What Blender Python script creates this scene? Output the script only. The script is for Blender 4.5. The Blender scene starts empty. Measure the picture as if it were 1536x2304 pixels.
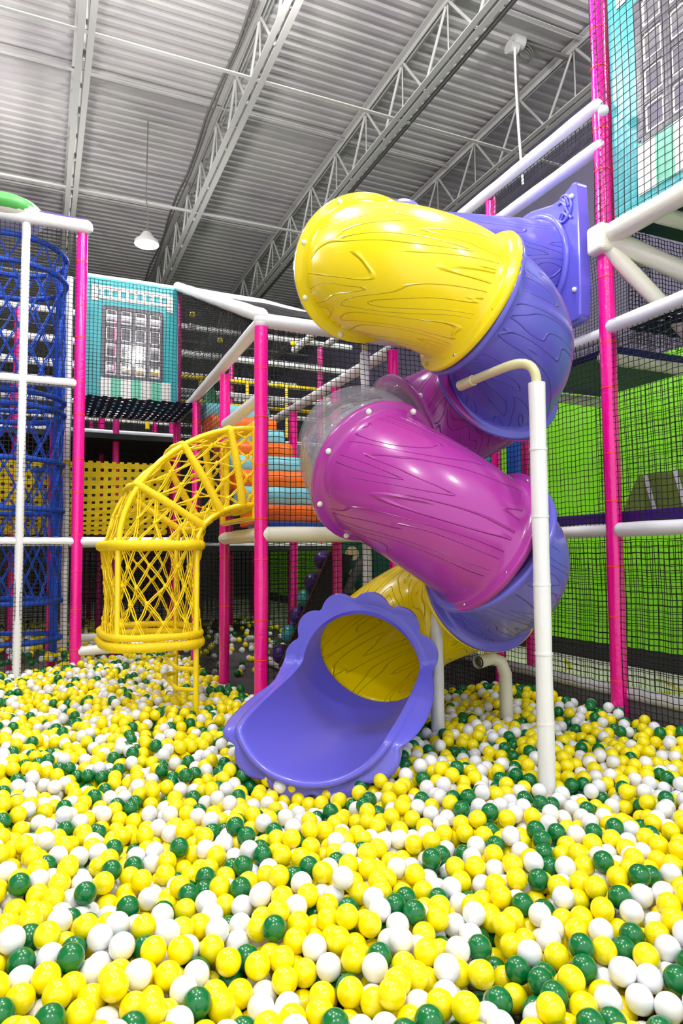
import bpy, bmesh, math, random
import numpy as np
from mathutils import Vector, Matrix
R = math.radians
random.seed(7); rng = np.random.default_rng(11)
scn = bpy.context.scene
COL = scn.collection
# ------------------------------------------------------------------ camera
FPX = 1540.0; PITCH = R(3.65); ROLL = R(0.43); CAMZ = 1.65
f0 = Vector((0, math.cos(PITCH), math.sin(PITCH))); r0 = Vector((1, 0, 0)); u0 = Vector((0, -math.sin(PITCH), math.cos(PITCH)))
rc = r0*math.cos(ROLL) - u0*math.sin(ROLL); uc = r0*math.sin(ROLL) + u0*math.cos(ROLL)
cam = bpy.data.objects.new('camera', bpy.data.cameras.new('camera')); COL.objects.link(cam)
m3 = Matrix((rc, uc, -f0)).transposed()
cam.matrix_world = Matrix.Translation((0, 0, CAMZ)) @ m3.to_4x4()
cam.data.sensor_fit = 'VERTICAL'; cam.data.sensor_height = 36; cam.data.lens = FPX/2304*36
cam.data.clip_start = 0.05; cam.data.clip_end = 200
scn.camera = cam
# ------------------------------------------------------------------ light and exposure
scn.view_settings.view_transform = 'Standard'; scn.view_settings.look = 'None'
scn.view_settings.gamma = 1; scn.view_settings.exposure = 0.28
try: scn.view_settings.use_curve_mapping = False
except Exception: pass
w = bpy.data.worlds.new('hall_daylight'); scn.world = w; w.use_nodes = True  # even ambient fill added around the hall, entering by the open camera side
w.node_tree.nodes['Background'].inputs[0].default_value = (0.93, 0.96, 1.0, 1)
w.node_tree.nodes['Background'].inputs[1].default_value = 1.15
LAMPS = [(-1.2, 2.2, 300), (3.2, -1.0, 300), (-4.6, 5.6, 270), (1.2, 4.6, 300), (-1.15, 6.6, 300), (-6.5, 9.6, 330),
         (4.9, 5.2, 380), (-1.0, -2.0, 300), (6.6, 9.0, 260), (3.0, 14.2, 300)]
# building axes: A runs away from the camera to the left, B runs across to the right
TH = R(23.8); AV = Vector((-math.sin(TH), math.cos(TH), 0)); BV = Vector((math.cos(TH), math.sin(TH), 0)); ZV = Vector((0, 0, 1))
def W(a, b, z=0.0): return AV*a + BV*b + ZV*z
def ray(px, py): return f0 + rc*((px-768)/FPX) - uc*((py-1152)/FPX)
CAM = Vector((0, 0, CAMZ))
def atY(px, py, Y):
    d = ray(px, py); return CAM + d*(Y/d.y)
def atZ(px, py, z):
    d = ray(px, py); return CAM + d*((z-CAMZ)/d.z)
def atB(px, py, b):
    d = ray(px, py); return CAM + d*(b/d.dot(BV))
def atA(px, py, a):
    d = ray(px, py); return CAM + d*(a/d.dot(AV))
# ------------------------------------------------------------------ materials
def lin(c): return tuple(((v/255.0)/12.92 if v/255.0 <= .04045 else ((v/255.0+.055)/1.055)**2.4) for v in c)
def new_mat(name):
    m = bpy.data.materials.new(name); m.use_nodes = True
    return m, m.node_tree, m.node_tree.nodes['Principled BSDF']
def setin(b, **k):
    for n, v in k.items():
        n = n.replace('_', ' ')
        if n in b.inputs: b.inputs[n].default_value = v
def mat(name, rgb, rough=.4, coat=0., bump=0., bscale=20., metal=0., sss=0., var=0.):
    m, nt, b = new_mat(name); c = (*lin(rgb), 1)
    setin(b, Base_Color=c, Roughness=rough, Metallic=metal, Coat_Weight=coat, Coat_Roughness=.08)
    if sss: setin(b, Subsurface_Weight=sss, Subsurface_Scale=.02)
    if bump or var:
        tc = nt.nodes.new('ShaderNodeTexCoord'); n = nt.nodes.new('ShaderNodeTexNoise'); n.inputs['Scale'].default_value = bscale; n.inputs['Detail'].default_value = 4
        nt.links.new(tc.outputs['Object'], n.inputs['Vector'])
        if bump:
            bp = nt.nodes.new('ShaderNodeBump'); bp.inputs['Strength'].default_value = bump; bp.inputs['Distance'].default_value = .01
            nt.links.new(n.outputs[0], bp.inputs['Height']); nt.links.new(bp.outputs[0], b.inputs['Normal'])
        if var:
            mx = nt.nodes.new('ShaderNodeMixRGB'); mx.inputs[1].default_value = tuple(v*(1-var) for v in c[:3])+(1,); mx.inputs[2].default_value = tuple(min(1, v*(1+var)) for v in c[:3])+(1,)
            nt.links.new(n.outputs[0], mx.inputs[0]); nt.links.new(mx.outputs[0], b.inputs['Base Color'])
    return m
M = {}
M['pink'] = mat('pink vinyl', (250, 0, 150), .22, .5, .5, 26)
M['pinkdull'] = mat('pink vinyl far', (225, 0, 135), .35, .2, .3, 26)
M['orange_tie'] = mat('orange cable tie', (255, 70, 20), .4)
M['white_pad'] = mat('white vinyl padding', (238, 238, 240), .3, .3, .35, 14)
M['cream_pad'] = mat('cream vinyl padding', (232, 228, 208), .35, .2, .3, 14)
M['cream_metal'] = mat('cream painted steel', (214, 208, 160), .25, .4)
M['black_net'] = mat('black net cord', (14, 14, 16), .8)
M['blue_rope'] = mat('blue rope', (14, 76, 195), .6, 0, .4, 80)
M['yellow_rope'] = mat('yellow rope', (250, 215, 0), .6, 0, .5, 90)
M['yellow_metal'] = mat('yellow painted steel', (255, 225, 0), .25, .5)
M['navy'] = mat('navy vinyl', (8, 8, 96), .45, 0, .2, 10)
M['navy_strap'] = mat('navy webbing', (12, 22, 66), .8)
M['blue_pad'] = mat('blue vinyl pad', (0, 72, 165), .35, .2)
M['cyan_foam'] = mat('light blue foam vinyl', (125, 208, 222), .35, .2, .15, 8)
M['orange_foam'] = mat('orange foam vinyl', (255, 112, 8), .35, .2, .15, 8)
M['teal'] = mat('teal print vinyl', (52, 170, 178), .35, .25, .4, 9, var=.12)
M['mint'] = mat('mint print vinyl', (110, 200, 170), .35, .25, .4, 9)
M['print_white'] = mat('white print vinyl', (232, 228, 224), .35, .25, .4, 9)
M['print_grey'] = mat('grey print vinyl', (92, 88, 100), .35, .25, .4, 9)
M['steel'] = mat('white painted joist steel', (172, 171, 169), .5)
M['steel_dark'] = mat('dark steel slot', (66, 64, 62), .6)
M['bolt_white'] = mat('white bolt cap', (240, 238, 228), .3, .3)
M['bolt_metal'] = mat('steel bolt', (190, 190, 190), .25, metal=1.)
M['dark_green'] = mat('dark green board', (10, 78, 66), .5)
M['cream_disc'] = mat('cream disc', (190, 170, 130), .5)
M['black_board'] = mat('black board', (16, 14, 16), .6)
M['purple_pad'] = mat('deep purple pad', (62, 26, 130), .4, .2)
M['olive'] = mat('olive foam', (118, 140, 60), .5)
M['red'] = mat('red foam', (190, 14, 14), .45)
M['cable'] = mat('grey cable', (96, 94, 92), .6)
M['brown'] = mat('brown edging', (96, 50, 30), .6)
M['ball_y'] = mat('yellow ball plastic', (255, 234, 0), .24, .3, sss=.0)
M['ball_w'] = mat('white ball plastic', (240, 240, 243), .24, .3)
M['ball_g'] = mat('green ball plastic', (0, 112, 52), .22, .3)
def tube_plastic(name, rgb, depth=.8):
    m, nt, b = new_mat(name); c = (*lin(rgb), 1)
    setin(b, Base_Color=c, Roughness=.27, Coat_Weight=.35, Coat_Roughness=.12)
    N = nt.nodes; L = nt.links
    uv = N.new('ShaderNodeUVMap'); uv.uv_map = 'UVMap'
    mp = N.new('ShaderNodeMapping'); mp.inputs['Scale'].default_value = (.85, 3.6, 1)
    n1 = N.new('ShaderNodeTexNoise'); n1.inputs['Scale'].default_value = 1.15; n1.inputs['Detail'].default_value = 1.2; n1.inputs['Roughness'].default_value = .4; n1.inputs['Distortion'].default_value = .5
    L.new(uv.outputs[0], mp.inputs[0]); L.new(mp.outputs[0], n1.inputs['Vector'])
    mu = N.new('ShaderNodeMath'); mu.operation = 'MULTIPLY'; mu.inputs[1].default_value = 11; L.new(n1.outputs[0], mu.inputs[0])
    fr = N.new('ShaderNodeMath'); fr.operation = 'PINGPONG'; fr.inputs[1].default_value = .5; L.new(mu.outputs[0], fr.inputs[0])
    rp = N.new('ShaderNodeMapRange'); rp.interpolation_type = 'SMOOTHSTEP'; rp.inputs[1].default_value = 0; rp.inputs[2].default_value = .075; L.new(fr.outputs[0], rp.inputs[0])
    bp = N.new('ShaderNodeBump'); bp.inputs['Strength'].default_value = depth; bp.inputs['Distance'].default_value = .012
    L.new(rp.outputs[0], bp.inputs['Height']); L.new(bp.outputs[0], b.inputs['Normal']); L.new(bp.outputs[0], b.inputs['Coat Normal'])
    return m
M['t_yellow'] = tube_plastic('yellow slide plastic', (255, 226, 0))
M['t_purple'] = tube_plastic('periwinkle slide plastic', (104, 98, 212))
M['t_magenta'] = tube_plastic('magenta slide plastic', (172, 50, 156))
M['purple_plain'] = mat('periwinkle plastic', (104, 100, 216), .28, .35)
def clear_mat():
    m = bpy.data.materials.new('clear dome plastic'); m.use_nodes = True; nt = m.node_tree; nt.nodes.clear()
    o = nt.nodes.new('ShaderNodeOutputMaterial'); t = nt.nodes.new('ShaderNodeBsdfTransparent'); t.inputs[0].default_value = (.93, .92, .95, 1)
    g = nt.nodes.new('ShaderNodeBsdfGlossy'); g.inputs['Roughness'].default_value = .06
    d = nt.nodes.new('ShaderNodeBsdfDiffuse'); d.inputs[0].default_value = (.8, .78, .85, 1)
    mx = nt.nodes.new('ShaderNodeMixShader'); lw = nt.nodes.new('ShaderNodeLayerWeight'); lw.inputs[0].default_value = .5; pw = nt.nodes.new('ShaderNodeMath'); pw.operation = 'POWER'; pw.inputs[1].default_value = 4.; nt.links.new(lw.outputs['Facing'], pw.inputs[0]); fr = nt.nodes.new('ShaderNodeMapRange'); fr.inputs[3].default_value = .03; fr.inputs[4].default_value = .6; nt.links.new(pw.outputs[0], fr.inputs[0])
    m2 = nt.nodes.new('ShaderNodeMixShader'); m2.inputs[0].default_value = .12
    nt.links.new(t.outputs[0], m2.inputs[1]); nt.links.new(d.outputs[0], m2.inputs[2])
    nt.links.new(fr.outputs[0], mx.inputs[0]); nt.links.new(m2.outputs[0], mx.inputs[1]); nt.links.new(g.outputs[0], mx.inputs[2]); nt.links.new(mx.outputs[0], o.inputs[0])
    return m
M['clear'] = clear_mat()
def emis(name, rgb, s):
    m = bpy.data.materials.new(name); m.use_nodes = True; nt = m.node_tree; b = nt.nodes['Principled BSDF']
    setin(b, Base_Color=(*lin(rgb), 1), Emission_Color=(*lin(rgb), 1), Emission_Strength=s); return m
M['lamp_glow'] = emis('lamp lens', (255, 255, 255), 60)
# ------------------------------------------------------------------ object helpers
def tag(o, label=None, cat=None, group=None, kind=None):
    if label: o['label'] = label
    if cat: o['category'] = cat
    if group: o['group'] = group
    if kind: o['kind'] = kind
    return o
def thing(name, label, cat, loc=(0, 0, 0), group=None):
    o = bpy.data.objects.new(name, None); o.empty_display_size = .1; COL.objects.link(o); o.location = loc
    return tag(o, label, cat, group)
class MB:
    """collects shapes in world space, links them as one mesh object"""
    def __init__(s): s.v = []; s.f = []; s.uv = []; s.mi = []; s.sm = []
    def add(s, vs, fs, uvs=None, mi=0, smooth=True):
        o = len(s.v); s.v += [tuple(p) for p in vs]
        for k, fc in enumerate(fs):
            s.f.append(tuple(i+o for i in fc)); s.mi.append(mi); s.sm.append(smooth)
            s.uv.append(uvs[k] if uvs else [(0, 0)]*len(fc))
    def box(s, c, ax, hx, ay, hy, az, hz, mi=0):
        c = Vector(c); ax = Vector(ax).normalized()*hx; ay = Vector(ay).normalized()*hy; az = Vector(az).normalized()*hz
        vs = [c+ax*i+ay*j+az*k for i in (-1, 1) for j in (-1, 1) for k in (-1, 1)]
        s.add(vs, [(0, 1, 3, 2), (4, 6, 7, 5), (0, 4, 5, 1), (2, 3, 7, 6), (0, 2, 6, 4), (1, 5, 7, 3)], mi=mi, smooth=False)
    def tube(s, pts, r, n=10, mi=0, cap=True, rs=None):
        pts = [Vector(p) for p in pts]; rings = []; prev = None; vs = []
        for i, p in enumerate(pts):
            t = (pts[min(i+1, len(pts)-1)] - pts[max(i-1, 0)]).normalized()
            if prev is None:
                up = ZV if abs(t.z) < .9 else BV
                nx = t.cross(up).normalized()
            else:
                nx = (prev - t*prev.dot(t)).normalized()
            prev = nx; ny = t.cross(nx); rr = rs[i] if rs else r
            for k in range(n):
                a = 2*math.pi*k/n; vs.append(p + nx*(math.cos(a)*rr) + ny*(math.sin(a)*rr))
        fs = []
        for i in range(len(pts)-1):
            for k in range(n):
                k2 = (k+1) % n; fs.append((i*n+k, i*n+k2, (i+1)*n+k2, (i+1)*n+k))
        s.add(vs, fs, mi=mi)
        if cap: s.add([vs[k] for k in range(n)], [tuple(range(n))[::-1]], mi=mi, smooth=False); s.add(vs[-n:], [tuple(range(n))], mi=mi, smooth=False)
    def ball(s, c, r, n=10, m=7, mi=0, sc=(1, 1, 1)):
        c = Vector(c); vs = [c+ZV*r*sc[2]]
        for i in range(1, m):
            t = math.pi*i/m
            for k in range(n):
                a = 2*math.pi*k/n; vs.append(c+Vector((math.sin(t)*math.cos(a)*r*sc[0], math.sin(t)*math.sin(a)*r*sc[1], math.cos(t)*r*sc[2])))
        vs.append(c-ZV*r*sc[2]); fs = []
        for k in range(n): fs.append((0, 1+k, 1+(k+1) % n))
        for i in range(m-2):
            for k in range(n):
                fs.append((1+i*n+k, 1+(i+1)*n+k, 1+(i+1)*n+(k+1) % n, 1+i*n+(k+1) % n))
        e = len(vs)-1; b = 1+(m-2)*n
        for k in range(n): fs.append((e, b+(k+1) % n, b+k))
        s.add(vs, fs, mi=mi)
    def prism(s, outline, d, mi=0):
        """outline: world points in a plane, extruded by vector d"""
        n = len(outline); o = [Vector(p) for p in outline]; d = Vector(d)
        s.add(o+[p+d for p in o], [tuple(range(n))[::-1], tuple(range(n, 2*n))]+[(i, (i+1) % n, n+(i+1) % n, n+i) for i in range(n)], mi=mi, smooth=False)
    def build(s, name, mats, parent=None, bevel=0.):
        me = bpy.data.meshes.new(name); org = Vector(parent_world(parent)) if parent else Vector((0, 0, 0))
        if not parent and s.v:
            a = np.array(s.v); org = Vector(((a[:, 0].min()+a[:, 0].max())/2, (a[:, 1].min()+a[:, 1].max())/2, a[:, 2].min()))
        me.from_pydata([(p[0]-org.x, p[1]-org.y, p[2]-org.z) for p in s.v], [], s.f)
        if not isinstance(mats, (list, tuple)): mats = [mats]
        for m in mats: me.materials.append(M[m] if isinstance(m, str) else m)
        me.polygons.foreach_set('material_index', s.mi); me.polygons.foreach_set('use_smooth', s.sm)
        if any(any(c != (0, 0) for c in u) for u in s.uv):
            ul = me.uv_layers.new(name='UVMap'); ul.data.foreach_set('uv', [x for u in s.uv for c in u for x in c])
        me.update()
        o = bpy.data.objects.new(name, me); COL.objects.link(o)
        if parent: o.parent = parent
        else: o.location = org
        if bevel:
            md = o.modifiers.new('bevel', 'BEVEL'); md.width = bevel; md.segments = 3; md.limit_method = 'ANGLE'; md.angle_limit = R(35)
        return o
def parent_world(o):
    v = Vector((0, 0, 0))
    while o is not None: v += o.location; o = o.parent
    return v
def copy_into(src, parent, world_loc):
    c = src.copy(); COL.objects.link(c); c.parent = parent; c.location = Vector(world_loc)-parent_world(parent); return c
def lerp(p, q, t): return Vector(p)*(1-t)+Vector(q)*t
# ------------------------------------------------------------------ the setting
def struct(mb, name, mats): return tag(mb.build(name, mats), kind='structure')
mb = MB(); mb.box(W(13, 3, -.05), AV, 17, BV, 17, ZV, .05)
fm, nt, b = new_mat('hall floor'); N = nt.nodes; L = nt.links
tc = N.new('ShaderNodeTexCoord'); n = N.new('ShaderNodeTexNoise'); n.inputs['Scale'].default_value = 1.5
cr = N.new('ShaderNodeValToRGB'); cr.color_ramp.elements[0].color = (*lin((206, 204, 188)), 1); cr.color_ramp.elements[1].color = (*lin((226, 224, 208)), 1)
L.new(tc.outputs['Object'], n.inputs[0]); L.new(n.outputs[0], cr.inputs[0]); L.new(cr.outputs[0], b.inputs[0]); setin(b, Roughness=.35)
struct(mb, 'floor', fm)
M['pit_floor'] = mat('grey carpet', (84, 80, 82), .95, 0, .4, 60, var=.2)
mb = MB(); mb.box(W(10.2, 2.9, .14), AV, 4.8, BV, 1.2, ZV, .14); struct(mb, 'trim_1', 'pit_floor')
mb = MB(); mb.box(W(3.2, 0.2, .1), AV, 5.4, BV, 3.75, ZV, .1); struct(mb, 'trim_2', 'pit_floor')
# right wall with green padding, black skirting and lavender upper part
wm, nt, b = new_mat('right wall'); N = nt.nodes; L = nt.links
tc = N.new('ShaderNodeNewGeometry'); sp = N.new('ShaderNodeSeparateXYZ'); L.new(tc.outputs['Position'], sp.inputs[0])
cr = N.new('ShaderNodeValToRGB'); cr.color_ramp.interpolation = 'CONSTANT'; e = cr.color_ramp.elements
e[0].position = 0; e[0].color = (*lin((30, 30, 34)), 1); e[1].position = .027; e[1].color = (*lin((122, 204, 26)), 1)
x = e.new(.445); x.color = (*lin((104, 98, 120)), 1)
mr = N.new('ShaderNodeMapRange'); mr.inputs[1].default_value = 0; mr.inputs[2].default_value = 10; L.new(sp.outputs[2], mr.inputs[0]); L.new(mr.outputs[0], cr.inputs[0]); L.new(cr.outputs[0], b.inputs[0]); setin(b, Roughness=.6)
mb = MB(); mb.box(W(13.5, 8.05, 4.55), AV, 14.5, BV, .1, ZV, 4.55); struct(mb, 'wall_right', wm)
M['back_wall'] = mat('dark grey wall', (58, 60, 62), .7, var=.1, bscale=1.)
M['grey_wall'] = mat('grey lavender wall', (134, 128, 142), .7)
mb = MB(); mb.box(W(27, 2, 4.55), AV, .1, BV, 10, ZV, 4.55); struct(mb, 'wall_back', 'back_wall')
mb = MB(); mb.box(W(13.5, -8, 4.55), AV, 14.5, BV, .1, ZV, 4.55); struct(mb, 'wall_left', 'grey_wall')
# corrugated roof deck
ZB = CAMZ+6.5; ZT = CAMZ+7.4
dm, nt, b = new_mat('roof deck'); N = nt.nodes; L = nt.links
tc = N.new('ShaderNodeTexCoord'); n = N.new('ShaderNodeTexNoise'); n.inputs['Scale'].default_value = .8; n.inputs['Detail'].default_value = 5
cr = N.new('ShaderNodeValToRGB'); cr.color_ramp.elements[0].position = .3; cr.color_ramp.elements[0].color = (*lin((156, 151, 157)), 1); cr.color_ramp.elements[1].position = .7; cr.color_ramp.elements[1].color = (*lin((174, 171, 170)), 1)  # slight lilac in the deck colour stands in for purple lamp light
L.new(tc.outputs['Object'], n.inputs[0]); L.new(n.outputs[0], cr.inputs[0]); L.new(cr.outputs[0], b.inputs[0]); setin(b, Roughness=.55)
mb = MB(); vs = []; fs = []; p = .19; k = 0
a = -1.5
prof = [(0, 0), (.075, 0), (.105, .03), (.16, .03)]
rows = []
while a < 27:
    for da, dz in prof: rows.append((a+da, ZT+dz))
    a += p
for (aa, zz) in rows: vs += [W(aa, -8, zz), W(aa, 8.1, zz)]
for i in range(len(rows)-1): fs.append((2*i, 2*i+1, 2*i+3, 2*i+2))
mb.add(vs, fs, smooth=False)
mb.box(W(12.7, 0, ZT+.12), AV, 14.4, BV, 8.2, ZV, .03)
struct(mb, 'ceiling', dm)
# ------------------------------------------------------------------ roof joists
def joist(b, k, desc):
    t = thing('roof_joist', desc, 'joist', W(12, b, ZB))
    for nm, z in (('bottom_chord', ZB), ('top_chord', ZT-.06)):
        m_ = MB()
        for s in (-1, 1):
            m_.box(W(12, b+s*.062, z), AV, 14, BV, .04, ZV, .008)
            m_.box(W(12, b+s*.024, z+(.035 if nm[0] == 'b' else -.035)), AV, 14, BV, .006, ZV, .035)
        m_.build(nm, 'steel', t)
    a = -2.; i = 0; wb = MB()
    while a < 25.5:
        wb.tube([W(a, b, ZB), W(a+.62, b, ZT-.06)], .022, 6); wb.tube([W(a+.62, b, ZT-.06), W(a+1.24, b, ZB)], .022, 6)
        wb.tube([W(a+.62, b, ZT-.06), W(a+.62, b, ZB)], .012, 5)
        a += 1.24
    wb.build('web_bars', 'steel', t)
JB = [-6.05, -3.92, -1.75, .41, 2.61, 4.81, 6.96]
JD = ['white steel roof joist far off to the left above the blue tower, nearly hidden', 'white steel roof joist at the left edge beyond the tower',
      'white steel roof joist passing over the blue climbing tower', 'white steel joist running straight up the picture left of the hanging lamp',
      'white steel joist with wide twin chord just right of the lit ceiling lamp', 'white steel joist passing above the yellow tube, beside the cable run',
      'white steel roof joist nearest the right-hand wall, under the hoist']
for k, b in enumerate(JB): joist(b, k, JD[k])
for i, (a, z, d) in enumerate([(8.65, ZB, 'nearest low steel bridging bar crossing the roof joists'), (7.1, ZT-.09, 'nearest high bridging bar tight under the roof deck'),
        (10.6, ZT-.09, 'second high bridging bar under the roof deck'), (12.6, ZB, 'middle low steel bridging bar crossing the joists behind the first'),
        (14.4, ZT-.09, 'third high bridging bar under the deck beyond the lamp'), (16.8, ZB, 'low bridging bar far over the play frame'), (20.5, ZB, 'farthest low bridging bar near the back wall')]):
    mb = MB(); mb.box(W(a, .5, z), AV, .028, BV, 7.4, ZV, .005); mb.box(W(a+.025, .5, z+.025), AV, .004, BV, 7.4, ZV, .025)
    tag(mb.build('bridging_bar', 'steel'), d, 'steel bar', 'bridging between joists')
# strut channel carrying the chain hoist, and cables
mb = MB(); q0 = atY(925, 12, 9.2); q1 = atY(1290, 135, 9.6); mb.box((q0+q1)/2, q1-q0, (q1-q0).length/2, AV, .03, ZV, .02)
tag(mb.build('strut_channel', 'cable'), 'grey slotted steel channel hung below the deck holding the chain hoist', 'steel channel')
ho = thing('chain_hoist', 'small white chain hoist with coiled cable under the roof', 'hoist', atY(1163, 95, 9.4))
hc = parent_world(ho)
mb = MB(); mb.tube([hc+BV*-.09, hc+BV*.09], .1, 16); mb.tube([hc+BV*-.16-ZV*.12, hc+BV*-.02-ZV*.12], .09, 16); mb.build('housing', 'steel', ho)
mb = MB()
for k in range(3):
    cc = hc+BV*.15-ZV*(.1+.02*k); mb.tube([cc+BV*math.cos(t*.4)*(.13-.01*k)+ZV*math.sin(t*.4)*(.11-.01*k)+AV*.02*k for t in range(17)], .012, 6, cap=False)
mb.build('cable_coil', 'cable', ho)
mb = MB(); e1 = hc-ZV*1.95
for k in range(60):
    c = lerp(hc, e1, k/60.); mb.ball(c, .018, 6, 4, sc=(1, 1, 1.4) if k % 2 else (.6, .6, 1.4))
mb.build('chain', 'cable', ho)
mb = MB(); mb.tube([atY(1157, 95, 9.3), atY(1160, 190, 9.3), atY(1166, 290, 9.2), atY(1176, 415, 9.2)], .018, 6)
tag(mb.build('hoist_rope', 'white_pad'), 'thin white rope hanging from the chain hoist down behind the padded rails', 'rope')
mb = MB(); mb.tube([W(8.2+.9*k, 2.42+.03*math.sin(k*1.7), ZT-.13) for k in range(13)], .022, 6); mb.tube([W(8.2+.9*k, 2.47+.02*math.cos(k*1.3), ZT-.15) for k in range(13)], .014, 6)
tag(mb.build('electrical_cable', 'cable'), 'grey electrical cable clipped along the joist beside the lit lamp', 'cable')
mb = MB(); mb.tube([W(-1+k*2, 4.87+.13, ZB+.02) for k in range(14)], .03, 8)
tag(mb.build('conduit_pipe', 'steel_dark'), 'long dark conduit pipe running along the joist above the yellow tube', 'pipe')
# ------------------------------------------------------------------ lamps
lp = atY(330, 550, 11.2)
lamp0 = None
def lamp(x, y, z, power, label, cord_z=ZT):
    global lamp0
    if lamp0 is None:
        t = thing('high_bay_light', label, 'ceiling light', (x, y, z))
        m_ = MB(); m_.tube([(x, y, z), (x, y, z+.05), (x, y, z+.12), (x, y, z+.2)], .2, 28, rs=[.2, .2, .12, .07]); m_.build('housing', 'steel', t)
        m_ = MB(); m_.tube([(x, y, z-.012), (x, y, z-.004)], .18, 28); m_.build('lens', 'lamp_glow', t)
        m_ = MB(); m_.tube([(x, y, z+.2), (x+.02, y, z+.5), (x-.02, y, z+.8), (x, y, cord_z)], .01, 6); m_.build('cord', 'cable', t)
        lamp0 = t
    else:
        t = lamp0.copy(); COL.objects.link(t); t.location = (x, y, z); t['label'] = label
        for ch in list(lamp0.children):
            if ch.type == 'MESH': c = ch.copy(); COL.objects.link(c); c.parent = t
    ld = bpy.data.lights.new('lamp_light', 'POINT'); ld.shadow_soft_size = .22; ld.energy = power; ld.color = (1, .985, .95)
    lo = bpy.data.objects.new('lamp_light', ld); COL.objects.link(lo); lo.parent = t; lo.location = (0, 0, -.26)
    return t
lamp(lp.x, lp.y, lp.z, 200, 'round white high bay lamp hanging lit above the play frame')
for i, (x, y, p) in enumerate(LAMPS):
    tag(lamp(x, y, 7.9, p, 'round white high bay lamp hung overhead out of the photo'), group='high bay lamps overhead')
# ------------------------------------------------------------------ posts, rails, nets
tie_me = None
def post(a, b, z0, z1, label, r=.052, ties=True, matn='pink', group=None, at=None, step=.42):
    base = Vector(at) if at else W(a, b, z0); base.z = z0
    t = thing('padded_post', label, 'post', base, group)
    m_ = MB(); n = max(3, int((z1-z0)/.3)); pts = [base+ZV*(z1-z0)*i/n for i in range(n+1)]
    m_.tube(pts, r, 16, rs=[r*(1+.03*math.sin(i*2.1+a)) for i in range(n+1)]); m_.build('padding', matn, t)
    if ties:
        z = z0+.3; first = None
        while z < z1-.1:
            if first is None:
                m_ = MB(); c = base+ZV*(z-z0); m_.tube([c-ZV*.004, c+ZV*.004], r*1.05, 16); first = m_.build('cable_tie', 'orange_tie', t); fz = z
            else:
                c = first.copy(); COL.objects.link(c); c.location.z = first.location.z+(z-fz)
            z += step+.1*math.sin(z*7+a)
    return t
def rail(p, q, label, r=.052, matn='white_pad', group=None, sag=0., cat='rail', name='padded_rail', ties=False):
    p = Vector(p); q = Vector(q); n = max(4, int((q-p).length/.25)); m_ = MB()
    pts = [lerp(p, q, i/n)-ZV*sag*math.sin(math.pi*i/n) for i in range(n+1)]
    m_.tube(pts, r, 14, rs=[r*(1+.04*math.sin(i*2.3+p.x*3)) for i in range(n+1)])
    m_.ball(p, r*1.02, 14, 8); m_.ball(q, r*1.02, 14, 8)
    return tag(m_.build(name, matn), label, cat, group)
def net(c00, c10, c11, c01, label, cell=.047, thick=.0031, sag=.02, matn='black_net', group=None, jit=.004):
    c00, c10, c11, c01 = map(Vector, (c00, c10, c11, c01))
    lu = max((c10-c00).length, (c11-c01).length); lv = max((c01-c00).length, (c11-c10).length)
    nu = max(2, round(lu/cell)); nv = max(2, round(lv/cell)); nrm = (c10-c00).cross(c01-c00).normalized()
    s1 = random.random()*6
    def S(u, v):
        p = (c00*(1-u)+c10*u)*(1-v)+(c01*(1-u)+c11*u)*v
        d = sag*math.sin(math.pi*u)*math.sin(math.pi*v)
        wv = .006*math.sin(9*u+s1)+.006*math.sin(11*v+s1*2)
        j = .35*cell*math.sin(math.pi*min(1, u*6)*.5)*math.sin(5*v+s1)*.3
        return p+nrm*(d+wv)+(c10-c00).normalized()*j
    m_ = MB()
    su = max(2, nv//2); sv = max(2, nu//2)
    for i in range(nu+1):
        u = i/nu; m_.tube([S(u, k/su) for k in range(su+1)], thick, 3, cap=False)
    for j in range(nv+1):
        v = j/nv; m_.tube([S(k/sv, v)-ZV*(.0 if k % 2 else .006) for k in range(sv+1)], thick, 3, cap=False)
    return tag(m_.build('safety_net', matn), label, 'net', group)
Z1 = 1.83; Z2 = 3.55; Z3 = 5.38
post(5.4, 1.66, 0, 3.56, 'front pink padded post left of the purple slide exit, ringed with orange ties', r=.056)
post(6.77, 1.7, 0, 3.5, 'pink padded post between the yellow rope cage and the front pink post')
post(8.14, 1.7, 0, 3.5, 'pink post under the sloping rail, half way back to the teal panel')
post(9.49, 1.71, 0, 5.34, 'dark pink post at the right edge of the teal window panel', step=.6)
post(8.14, .38, 0, 5.33, 'tall bright pink corner post of the blue climbing tower', r=.062)
post(9.49, 2.95, 0, 5.34, 'tall pink post rising just behind the front pink post')
post(5.4, 2.9, 0, 3.5, 'pink post behind the magenta flange and the back white support')
post(6.77, 2.93, 0, 3.5, 'pink post right of the striped foam steps, nearer one')
post(8.14, 2.93, 0, 3.5, 'pink post right of the striped foam steps, farther one')
post(5.4, 4.02, 0, 5.16, 'pink post behind the slide whose top shows under the upper white rail')
post(3.95, 4.02, 0, 7.6, 'tallest pink padded post at the right, full height beside the slide panel', r=.062)
post(5.3, 4.3, 0, 3.4, 'slim pink post seen between the slide and the tall white support', r=.047)
post(3.9, 4.13, 4.22, 7.6, 'short pink post doubled behind the tall right-hand post', r=.05)
rail(W(9.49, 1.71, Z3+.05), W(5.4, 1.66, 3.66), 'long white rail sloping down from the teal panel to the front pink post', r=.062)
rail(W(5.4, 1.66, 3.6), W(9.49, 1.71, Z2), 'white rail running back level from the top of the front pink post', r=.058)
rail(W(5.4, 1.66, 3.62), W(5.4, 4.02, 3.6), 'thick white rail from the front pink post behind the yellow tube', r=.062)
rail(W(9.49, .45, Z3), W(9.49, 1.71, Z3), 'white rail along the top of the teal window panel')
rail(W(9.49, .45, Z2), W(9.49, 1.71, Z2), 'white rail along the bottom of the teal window panel', r=.06)
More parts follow.
